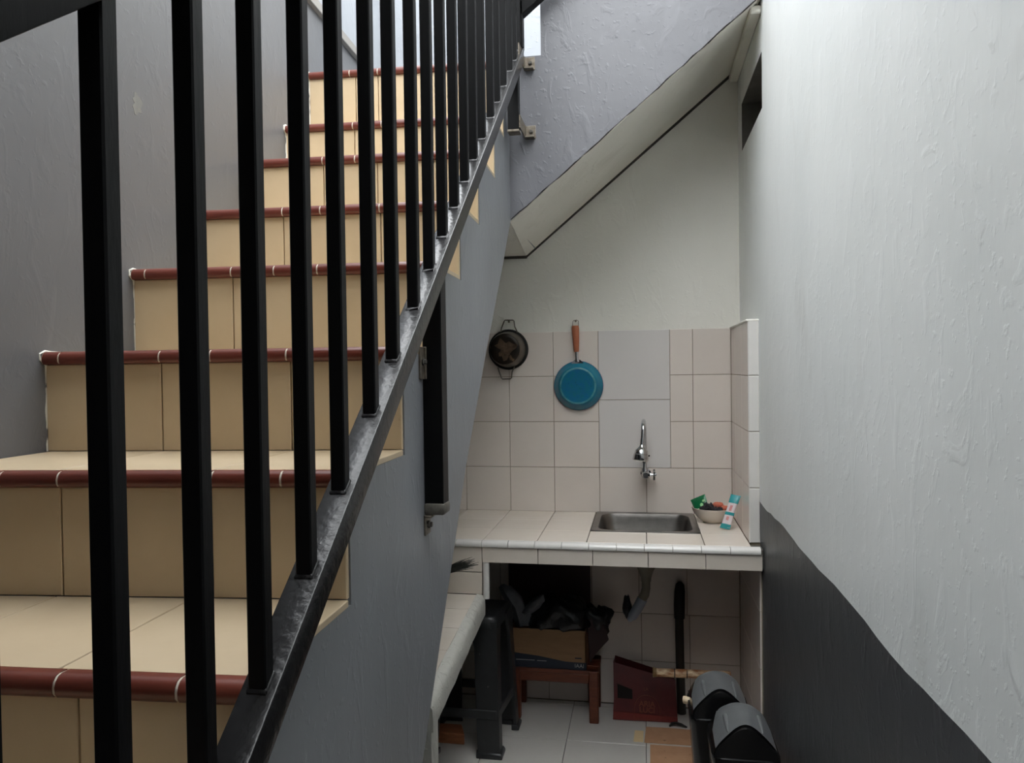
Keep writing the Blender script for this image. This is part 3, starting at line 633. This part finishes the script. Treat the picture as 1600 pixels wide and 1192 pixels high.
def pouch(name, c, hw, hl, th, ux, uy, M, parent=None):
    ux, uy = Vector(ux).normalized(), Vector(uy).normalized(); uz = ux.cross(uy); c = Vector(c); rings = []
    for k in range(9):
        t = -1 + k / 4; hh = th * max(.06, 1 - abs(t) ** 3.0); ww = hw * (1 - .10 * (1 - abs(t)))
        rings.append([tuple(c + uy * (t * hl) + ux * (ww * math.cos(a)) + uz * (hh * math.sin(a) * (1 if abs(math.cos(a)) < .98 else .3))) for a in (2 * math.pi * j / 16 for j in range(16))])
    return MB().loft(rings).build(name, M, parent=parent, smooth=60), c, ux, uy, uz
gs = thing('green_sachet', (.232, 3.13, -.57), 'green printed sachet sticking up at the left in the white bowl', 'packet')
pouch('wrapper', (.228, 3.128, -.566), .034, .036, .008, (.80, -.3, .42), (-.25, .55, .75), GREEN, gs)
g_c, g_u, g_v = Vector((.228, 3.128, -.566)), Vector((.80, -.3, .42)).normalized(), Vector((-.25, .55, .75)).normalized(); g_n = g_u.cross(g_v)
for (a, b, w_, h_) in ((-.012, -.020, .010, .005), (.008, -.006, .007, .008), (.021, .008, .006, .005)):
    cc = g_c + g_u * a + g_v * b + g_n * .0082
    MB().prism([tuple(cc + g_u * (w_ * math.cos(t)) + g_v * (h_ * math.sin(t))) for t in (2 * math.pi * j / 12 for j in range(12))], [tuple(cc + g_u * (w_ * math.cos(t)) + g_v * (h_ * math.sin(t)) + g_n * .0008) for t in (2 * math.pi * j / 12 for j in range(12))]).build('printed_spot', PALEG, parent=gs)
lump('dark_scourer', (.258, 3.105, -.575), (.026, .026, .018), DSPON, 3, .35, label='dark wiry scourer in the middle of the white bowl', cat='scourer')
lump('dark_rag', (.292, 3.10, -.583), (.022, .030, .013), DSPON, 8, .35, label='small dark rag beside the scourer in the bowl', cat='rag')
lump('pink_sponge', (.300, 3.160, -.574), (.022, .020, .015), CLOTHO, 11, .18, label='salmon pink sponge at the back of the white bowl', cat='sponge')
lump('orange_cloth', (.330, 3.128, -.580), (.026, .024, .011), CLOTHO, 12, .25, label='crumpled orange cloth at the right side of the bowl', cat='cloth')
pc = thing('soap_pouch', (.325, 3.0, CZ), 'teal and white refill pouch leaning in the corner beside the bowl', 'packet')
u_, v_ = (.86, -.42, -.10), (.36, .18, 1.0)
po, c_, ux, uy, uz = pouch('pouch_film', (.330, 2.985, -.566), .019, .068, .009, u_, v_, POUCHW, pc)
for t0, t1, M, nm in ((-1.0, -.72, TEAL, 'teal_band'), (.52, 1.02, TEAL, 'teal_band'), (-.5, -.28, PINK, 'pink_print'), (-.2, -.02, TEAL, 'teal_band'), (.05, .38, PINK, 'pink_print')):
    rings = []
    for k in range(4):
        t = t0 + (t1 - t0) * k / 3; hh = .0096 * max(.09, 1 - abs(t) ** 3.0); ww = .0194 * (1 - .10 * (1 - abs(t))); f = 1.02 if nm == 'teal_band' else .62
        rings.append([tuple(c_ + uy * (t * .068) + ux * (ww * math.cos(a) * f) + uz * (hh * math.sin(a))) for a in (2 * math.pi * j / 16 for j in range(16))])
    MB().loft(rings).build(nm, M, parent=pc, smooth=60)

# hand broom on the ledge, poking out from behind the stair
hb = thing('hand_broom', (-.73, 2.6, LZ), 'dark bristled hand broom lying on the ledge behind the stair edge', 'broom')
MB().prism([(-.78, 2.56, LZ + .001), (-.715, 2.56, LZ + .001), (-.700, 2.575, LZ + .055), (-.722, 2.575, LZ + .095), (-.78, 2.575, LZ + .09)], [(-.78, 2.62, LZ + .001), (-.715, 2.62, LZ + .001), (-.700, 2.61, LZ + .055), (-.722, 2.61, LZ + .095), (-.78, 2.61, LZ + .09)]).build('broom_head', OLIVE, parent=hb, bevel=.004)
mb = MB()
for k in range(60):
    a = random.uniform(-.16, .10); l = random.uniform(.10, .165); y0 = random.uniform(2.575, 2.612); z0 = LZ + .085 + random.uniform(0, .02)
    p = [(-.735 + l * t * math.cos(.5 + a), y0 + (random.uniform(-.004, .004) if t else 0), z0 + l * t * math.sin(.5 + a) - .015 * t * t) for t in (0, .35, .7, 1.0)]
    mb.tube(p, [.0013, .0012, .001, .0004], 4)
mb.build('bristles', BRIST, parent=hb, kind='stuff')

# ---------------------------------------------------------------- under the counter
# drain pipe
dp = thing('sink_drain', (.006, 3.1, -.82), 'grubby plastic waste pipe with bent end hanging below the sink', 'pipe')
MB().lathe((.006, 3.09, -.772), (0, 0, -1), [(.040, 0), (.040, .045), (.030, .062), (.021, .090), (.020, .105)], 20).build('tail_piece', PVC, parent=dp)
MB().tube([(.006, 3.09, -.872), (.006, 3.09, -.905), (.0, 3.09, -.932), (-.014, 3.088, -.955)], [.0175, .0175, .0185, .0185], 16).build('elbow', PVC, parent=dp)
MB().tube([(-.010, 3.088, -.950), (-.028, 3.085, -.985), (-.050, 3.083, -1.02), (-.066, 3.08, -1.04)], [.021, .021, .020, .008], 16).build('hose_end', PVCF, parent=dp)
lump('dark_cloth', (-.072, 3.10, -.990), (.018, .018, .045), BAGB, 31, .2, label='dark rag bunched beside the drain pipe end', cat='rag', parent=None)
# dark stick against the back wall
sk2 = thing('dark_stick', (.145, 3.25, -1.48), 'dark thick stick standing upright against the tiles under the counter', 'stick')
MB().tube([(.150, 3.235, -1.479), (.146, 3.250, -1.25), (.145, 3.262, -1.05), (.147, 3.268, -1.0)], [.019, .018, .018, .017], 14).build('shaft', DSTICK, parent=sk2)
MB().tube([(.146, 3.264, -1.08), (.146, 3.262, -1.02), (.148, 3.264, -.965), (.150, 3.266, -.935), (.151, 3.266, -.925)], [.0225, .0235, .0225, .018, .008], 14).build('grip', SOOT, parent=sk2)
# low wooden bench
bn = thing('low_bench', (-.38, 3.19, -1.48), 'low reddish wooden bench carrying the cardboard box under the counter', 'bench')
for (x0, y0) in ((-.232, 3.085), (-.56, 3.085), (-.232, 3.24), (-.56, 3.24)):
    MB().box((x0, y0, -1.4795), (x0 + .038, y0 + .034, -1.262)).build('leg', WOOD, parent=bn, bevel=.003)
MB().box((-.522, 3.090, -1.316), (-.232, 3.112, -1.277)).build('front_rail', WOOD, parent=bn, bevel=.003)
for k in range(3): MB().box((-.565, 3.09 + .062 * k, -1.276), (-.190, 3.145 + .062 * k, -1.262)).build('slat', WOOD, parent=bn, bevel=.002)
# box and its contents
cb = thing('cardboard_box', (-.40, 3.17, -1.262), 'brown cardboard box with navy printed base standing on the bench', 'box')
bx0, bx1, by0, by1, bz0, bz1 = -.560, -.243, 3.098, 3.262, -1.2615, -1.098
MB().box((bx0, by0, bz0), (bx1, by0 + .004, bz1)).box((bx0, by1 - .004, bz0), (bx1, by1, bz1)).box((bx0, by0, bz0), (bx0 + .004, by1, bz1)).box((bx1 - .004, by0, bz0), (bx1, by1, bz1)).box((bx0, by0, bz0), (bx1, by1, bz0 + .004)).build('carton', CARD, parent=cb)
MB().prism([(bx0 - .001, by0 - .001, bz0), (bx1 + .0005, by0 - .001, bz0), (bx1 + .0005, by0 - .001, bz0 + .030), (-.33, by0 - .001, bz0 + .032), (-.44, by0 - .001, bz0 + .050), (bx0 - .001, by0 - .001, bz0 + .062)],
           [(bx0 - .001, by0, bz0), (bx1 + .0005, by0, bz0), (bx1 + .0005, by0, bz0 + .030), (-.33, by0, bz0 + .032), (-.44, by0, bz0 + .050), (bx0 - .001, by0, bz0 + .062)]).build('printed_band', NAVY, parent=cb)
text_mesh('lettering', 'IAAI', .022, PRINT, cb, (-.272, by0 - .0016, bz0 + .016), (1, 0, 0), (0, 0, 1))
MB().box((-.54, by0 - .0014, bz0 + .030), (-.46, by0 - .0012, bz0 + .033)).box((-.45, by0 - .0014, bz0 + .029), (-.41, by0 - .0012, bz0 + .032)).build('fine_print', PRINT, parent=cb)
MB().box((-.29, by0 - .0012, bz0 + .046), (-.262, by0 - .0002, bz0 + .051)).build('tape_slot', NAVY, parent=cb)
lump('black_bag', (-.36, 3.165, -1.055), (.135, .085, .075), BAGB, 21, .22, 16, 'black plastic bag slumped in the top of the cardboard box', 'bag')
lump('black_sack', (-.215, 3.20, -1.08), (.075, .050, .055), BAGB, 25, .3, 14, 'loose black sack spilling over the box towards the drain', 'bag')
mb = MB().prism([(-.235, 3.15, -1.05), (-.180, 3.16, -1.06), (-.150, 3.14, -1.145), (-.200, 3.14, -1.20), (-.232, 3.14, -1.25), (-.239, 3.14, -1.10)], [(-.235, 3.17, -1.05), (-.180, 3.18, -1.06), (-.152, 3.155, -1.145), (-.200, 3.155, -1.20), (-.232, 3.155, -1.25), (-.239, 3.16, -1.10)])
o = mb.build('dark_wrap', mat('dark_maroon_film', (44, 22, 24), .5), bevel=.003); tag(o, 'dark maroon plastic flap hanging down right of the cardboard box', 'wrapper')
def crumple(name, pts, M, seed, label, cat):
    rnd = random.Random(seed); rings = []
    for (c, r) in pts:
        rings.append([(c[0] + r * math.cos(2 * math.pi * j / 14) * rnd.uniform(.8, 1.2), c[1] + r * .6 * math.sin(2 * math.pi * j / 14) * rnd.uniform(.7, 1.2), c[2] + rnd.uniform(-.006, .006)) for j in range(14)])
    return tag(MB().loft(rings).build(name, M, smooth=40), label, cat)
crumple('grey_bag', [((-.515, 3.15, -1.10), .035), ((-.52, 3.15, -1.06), .045), ((-.535, 3.14, -1.02), .035), ((-.565, 3.14, -.975), .040), ((-.59, 3.14, -.94), .028), ((-.60, 3.14, -.928), .008)], BAGG, 5, 'pale grey knotted plastic bag at the left in the box', 'bag')
crumple('knotted_bag', [((-.495, 3.12, -1.04), .020), ((-.47, 3.12, -1.01), .028), ((-.445, 3.12, -.98), .026), ((-.43, 3.12, -.962), .010)], BAGG, 6, 'small pale bag corner poking up from the box', 'bag')
o = MB().prism([(-.60, 3.274, -.76), (-.26, 3.274, -.76), (-.235, 3.274, -.79), (-.235, 3.274, -1.15), (-.60, 3.274, -1.15)], [(-.60, 3.287, -.76), (-.26, 3.287, -.76), (-.235, 3.287, -.79), (-.235, 3.287, -1.15), (-.60, 3.287, -1.15)])
o = o.box((-.60, 3.276, -1.4795), (-.585, 3.287, -1.15)).box((-.25, 3.276, -1.4795), (-.235, 3.287, -1.15)).build('maroon_board', mat('dark_maroon_board', (52, 24, 24), .5, c2=(40, 16, 18), nscale=10), bevel=.002); tag(o, 'dark maroon board leaning on the wall behind the cardboard box', 'board')

# maroon shopping bag
mg = thing('maroon_bag', (-.005, 3.18, -1.48), 'flat maroon carrier bag with faded gold emblem on the floor under the sink', 'bag')
fz = -1.4798
A = [(-.137, 3.140, fz), (.130, 3.148, fz), (.120, 3.255, fz), (-.125, 3.255, fz)]
Bt = [(-.136, 3.205, -1.262), (.124, 3.205, -1.325), (.12, 3.262, -1.325), (-.13, 3.262, -1.255)]
mid = [(-.133, 3.162, -1.40), (.127, 3.166, -1.405), (.12, 3.258, -1.40), (-.125, 3.258, -1.40)]
MB().loft([A, mid, Bt], cap1=False).build('bag_shell', MAROON, parent=mg, smooth=20)
def onface(u, v, off=.0015):       # point on the front of the bag, u 0..1 across, v 0..1 up
    if v < .35: t = v / .35; p0 = Vector(A[0]).lerp(Vector(mid[0]), t); p1 = Vector(A[1]).lerp(Vector(mid[1]), t)
    else: t = (v - .35) / .65; p0 = Vector(mid[0]).lerp(Vector(Bt[0]), t); p1 = Vector(mid[1]).lerp(Vector(Bt[1]), t)
    p = p0.lerp(p1, u); return (p.x, p.y - off, p.z + off * .3)
MB().prism([onface(u, v, .0012) for u, v in ((.06, .36), (.30, .36), (.30, .55), (.06, .62))], [onface(u, v, .0002) for u, v in ((.06, .36), (.30, .36), (.30, .55), (.06, .62))]).build('torn_hole', DKIN, parent=mg, label='dark tear at the left of the bag')
MB().prism([onface(u, v, .006) for u, v in ((.0, .0), (1.0, .0), (1.0, .10), (.0, .14))], [onface(u, v, .0005) for u, v in ((.0, .0), (1.0, .0), (1.0, .10), (.0, .14))]).build('bottom_fold', mat('maroon_fold', (122, 44, 38), .4, c2=(96, 30, 28), nscale=16), parent=mg, bevel=.001)
arc = [onface(.53 + .20 * math.cos(t), .17 + .30 * math.sin(t), .0030) for t in (math.pi * k / 14 for k in range(15))]
arc = [onface(.33, .03, .007)] + arc[::-1] + [onface(.73, .03, .007), onface(.33, .03, .007)]
MB().tube(arc, .0010, 5).build('emblem_outline', GOLD, parent=mg)
fa, fb = Vector(onface(.5, .05)), Vector(onface(.5, .34)); upv = fb - fa
text_mesh('lettering', 'ARIA', .030, GOLD, mg, onface(.53, .29, .0022), (1, 0, 0), upv, bold=.0006)
text_mesh('lettering', 'LUCI', .030, GOLD, mg, onface(.53, .185, .0022), (1, 0, 0), upv, bold=.0006)
text_mesh('lettering', 'LA', .018, GOLD, mg, onface(.52, .60, .0022), (1, 0, 0), Vector(onface(.5, .7)) - Vector(onface(.5, .5)))

# cream and brown tube across bag and bin
tb = thing('mottled_tube', (.15, 3.0, -1.22), 'mottled cream and brown tube lying level behind the rear bin', 'tube')
MB().tube([(.036, 3.02, -1.222), (.10, 3.02, -1.2215), (.255, 3.02, -1.219), (.33, 3.02, -1.218)], .0165, 16).build('tube_body', TUBEM, parent=tb)
MB().lathe((.028, 3.02, -1.222), (1, 0, 0), [(.015, .003), (.019, .0), (.0205, .003), (.0185, .007), (.0175, .016)], 18).build('end_cap', BRASS, parent=tb)
for x in (.112, .160): MB().lathe((x, 3.02, -1.2214), (1, 0, 0), [(.0167, 0), (.0174, .001), (.0174, .003), (.0167, .004)], 16).build('seam_ring', DSTICK, parent=tb)
MB().tube([(.29, 3.02, -1.236), (.29, 3.02, -1.479)], .012, 10).build('upright', DSTICK, parent=tb)
sp = MB().lathe((.128, 2.62, -1.15), (.85, -.3, .1), [(.008, 0), (.0125, .001), (.0125, .010), (.011, .012), (.009, .03)], 16).build('pale_knob', mat('pale_cap', (214, 192, 160), .4))

# black stool
so = thing('plastic_stool', (-.68, 2.9, -1.48), 'scuffed black plastic stool half under the ledge', 'stool')
def sp_pt(u, v): return (-.700 + .160 * u + .012 * v, 2.900 + .140 * v, 0)
seat_z = -.950
top = lambda u, v, k=1.0: sp_pt(u * k * .93, v * k * .82)
seat = []
for z, k in ((seat_z - .045, 1.03), (seat_z - .012, 1.0), (seat_z - .002, .95), (seat_z, .88)):
    ring = []
    for (sx, sy, a0) in ((1, 1, 0), (-1, 1, 90), (-1, -1, 180), (1, -1, 270)):
        for q in range(5):
            a = math.radians(a0 + 22.5 * q); ring.append((sx * (1 - .22) + .22 * math.cos(a), sy * (1 - .22) + .22 * math.sin(a)))
    seat.append([(top(u, v, k)[0], top(u, v, k)[1], z) for u, v in ring])
MB().loft(seat).build('seat', PLASTIC, parent=so, smooth=50)
for (u, v) in ((1, -1), (1, 1), (-1, -1), (-1, 1)):
    rings = []
    for t in [0, .08, .2, .4, .6, .8, .93, 1.0]:
        z = seat_z - .02 + (-1.462 - seat_z + .02) * t; k = .95 + .13 * t
        cxx, cyy, _ = (lambda p: p)(sp_pt(u * (.93 + .10 * t), v * (.82 + .22 * t)))
        a = .090 - .004 * t if t > .15 else .12 - .20 * t      # length of the two arms of the L
        b = .075 - .020 * t if t > .15 else .105 - .20 * t
        e = .013
        L = [(0, 0), (-u * .006, -v * .0), (-u * a, 0), (-u * a, -v * e), (-u * (e + .008), -v * e), (-u * e, -v * (e + .008)), (-u * e, -v * b), (0, -v * b)]
        rings.append([(cxx + px, cyy + py, z) for px, py in L])
    lg_ = MB().loft(rings).build('leg', PLASTIC, parent=so, smooth=30)
    fx_, fy_, _ = sp_pt(u * 1.03, v * 1.04)
    foot = []
    for z, g in ((-1.4795, .010), (-1.468, .011), (-1.458, .004)):
        L = [(g * u, g * v), (-u * .090, g * v), (-u * .094, -v * .018), (-u * .024, -v * .020), (-u * .020, -v * .064), (g * u, -v * .062)]
        foot.append([(fx_ + px, fy_ + py, z) for px, py in L])
    MB().loft(foot).build('foot', PLASTIC, parent=lg_, bevel=.002)
    # web that rounds the corner between leg and apron
for u in (1, -1):
    a, b = sp_pt(u * 1.0, -.95), sp_pt(u * 1.0, .95)
    MB().prism([(a[0], a[1], -1.335), (a[0] - u * .010, a[1], -1.335), (a[0] - u * .010, a[1], -1.300), (a[0], a[1], -1.300)], [(b[0], b[1], -1.335), (b[0] - u * .010, b[1], -1.335), (b[0] - u * .010, b[1], -1.300), (b[0], b[1], -1.300)]).build('stretcher', PLASTIC, parent=so, bevel=.002)
for v in (1, -1):
    a, b = sp_pt(-.95, v * 1.0), sp_pt(.95, v * 1.0)
    MB().prism([(a[0], a[1], -1.335), (a[0], a[1] - v * .010, -1.335), (a[0], a[1] - v * .010, -1.300), (a[0], a[1], -1.300)], [(b[0], b[1], -1.335), (b[0], b[1] - v * .010, -1.335), (b[0], b[1] - v * .010, -1.300), (b[0], b[1], -1.300)]).build('stretcher', PLASTIC, parent=so, bevel=.002)

# orange wood offcut beside the stool
o = MB().prism([(-.92, 2.84, -1.4795), (-.705, 2.838, -1.4795), (-.735, 2.918, -1.4795), (-.92, 2.918, -1.4795)], [(-.92, 2.84, -1.437), (-.705, 2.838, -1.437), (-.735, 2.918, -1.437), (-.92, 2.918, -1.437)]).build('wood_offcut', OFFCUT, bevel=.003)
tag(o, 'orange brown wooden offcut on the floor below the ledge', 'plank')

# cardboard sheets on the floor
def sheet(name, pts, z, M, label, cat):
    o = MB().prism([(x, y, z) for x, y in pts], [(x, y, z + .003) for x, y in pts]).build(name, M); return tag(o, label, cat)
sheet('cardboard_sheet', [(-.008, 2.958), (.20, 2.962), (.225, 3.085), (.10, 3.09), (.0, 3.088)], -1.4795, CARDF, 'brown flattened cardboard lying nearest the maroon bag', 'cardboard')
sheet('cardboard_sheet', [(.012, 2.60), (.40, 2.60), (.40, 2.945), (.015, 2.944)], -1.4795, CARDF, 'pinkish brown flattened cardboard partly under the bins', 'cardboard')
sheet('paper_scrap', [(-.050, 2.962), (-.012, 2.962), (-.010, 3.05), (-.045, 3.05)], -1.4795, CREAMP, 'small cream paper scrap at the cardboard edge', 'paper')
o = MB().tube([(.095, 3.102, -1.474), (.105, 3.112, -1.468), (.122, 3.114, -1.466), (.142, 3.108, -1.468), (.165, 3.100, -1.474)], [.003, .0055, .006, .0055, .003], 8).build('rubber_strip', SOOT); tag(o, 'curved dark rubber strip on the floor behind the cardboard', 'strip')

# ---------------------------------------------------------------- two swing-lid bins
def bin_(cx, cy, label, hx=.098, hy=.112):
    zr0, zc = -1.148, -1.050            # rim height, crown height
    b = thing('swing_bin', (cx, cy, -1.48), label, 'bin', 'black and silver swing-lid bins')
    MB().loft([rrect(cx, cy, -1.4792, hx * .76, hy * .78, .03), rrect(cx, cy, -1.47, hx * .79, hy * .81, .032), rrect(cx, cy, zr0 - .03, hx * .97, hy * .97, .038), rrect(cx, cy, zr0 - .012, hx * .975, hy * .975, .038)]).build('body', BINB, parent=b, smooth=50)
    MB().loft([rrect(cx, cy, zr0 - .016, hx, hy, .04), rrect(cx, cy, zr0 - .004, hx * 1.01, hy * 1.01, .04), rrect(cx, cy, zr0 + .004, hx, hy, .04), rrect(cx, cy, zr0 + .006, hx * .95, hy * .95, .038)]).build('rim', BINB, parent=b, smooth=50)
    z0 = zr0 + .004; hh = zc - z0; nn = 28
    def zlid(u, v):                      # lid relief: round vault at the back, bell-shaped at the front
        sft = min(1, max(0, (.55 - v) / 1.3)); ell = max(0, 1 - abs(u) ** 2.2) ** .6
        bell = .42 * max(0, 1 - abs(u) ** 5) ** .6 + .58 * (.5 + .5 * math.cos(math.pi * u * .95))
        e = 1.0 if v < .45 else max(0, 1 - ((v - .45) / .55) ** 2.2)
        return z0 + hh * ((1 - sft) * ell + sft * bell) * e
    secs = []
    for v in (-.985, -.98, -.93, -.8, -.6, -.3, 0, .3, .5, .65, .78, .88, .95, .99):
        k = {-.985: .02, -.98: .10, -.93: .93}.get(v, 1.0)
        secs.append([(cx + u * hx * .95, cy + v * hy * .97, z0 + (zlid(u, v) - z0) * k) for u in (-1 + 2 * q / nn for q in range(nn + 1))])
    MB().loft(secs).build('lid', BINB, parent=b, smooth=50)
    secs = []
    for j in range(13):
        s = j / 12; ring = []
        for q in range(nn + 1):
            u = -.93 + 1.86 * q / nn; vf = -.90 + .05 * math.exp(-(u / .4) ** 2) - .0 * abs(u)
            vb_ = .80 - .25 * abs(u) ** 3 - .55 * max(0, abs(u) - .7) / .23
            v = vf + (vb_ - vf) * s; ring.append((cx + u * hx * .955, cy + v * hy * .97, zlid(u, v) + .003))
        secs.append(ring)
    fl = MB().loft(secs, False, False, closed=False).build('swing_flap', SILVER, parent=b, smooth=60, label='silver swing flap')
    for u in (-.52, .52):
        pts = [(cx + u * hx * .955, cy + v * hy * .97, zlid(u, v) + .001) for v in (-.80, -.72, -.5, -.2, .05, .15)]
        MB().tube(pts, [.002, .0045, .006, .0075, .0075, .002], 12).build('flap_rib', SILVER, parent=fl, smooth=60)
    return b
bin_(.240, 2.575, 'rear of two swing-lid bins, farther from viewer under the counter edge')
bin_(.287, 2.335, 'front of two swing-lid bins, nearest the viewer against the charcoal wall')
rear = [o for o in bpy.data.objects if o.name.startswith('swing_bin')][0]
sp.parent = rear; sp.location = -Vector(rear.location); sp['label'] = 'pale round knob on the bin side'
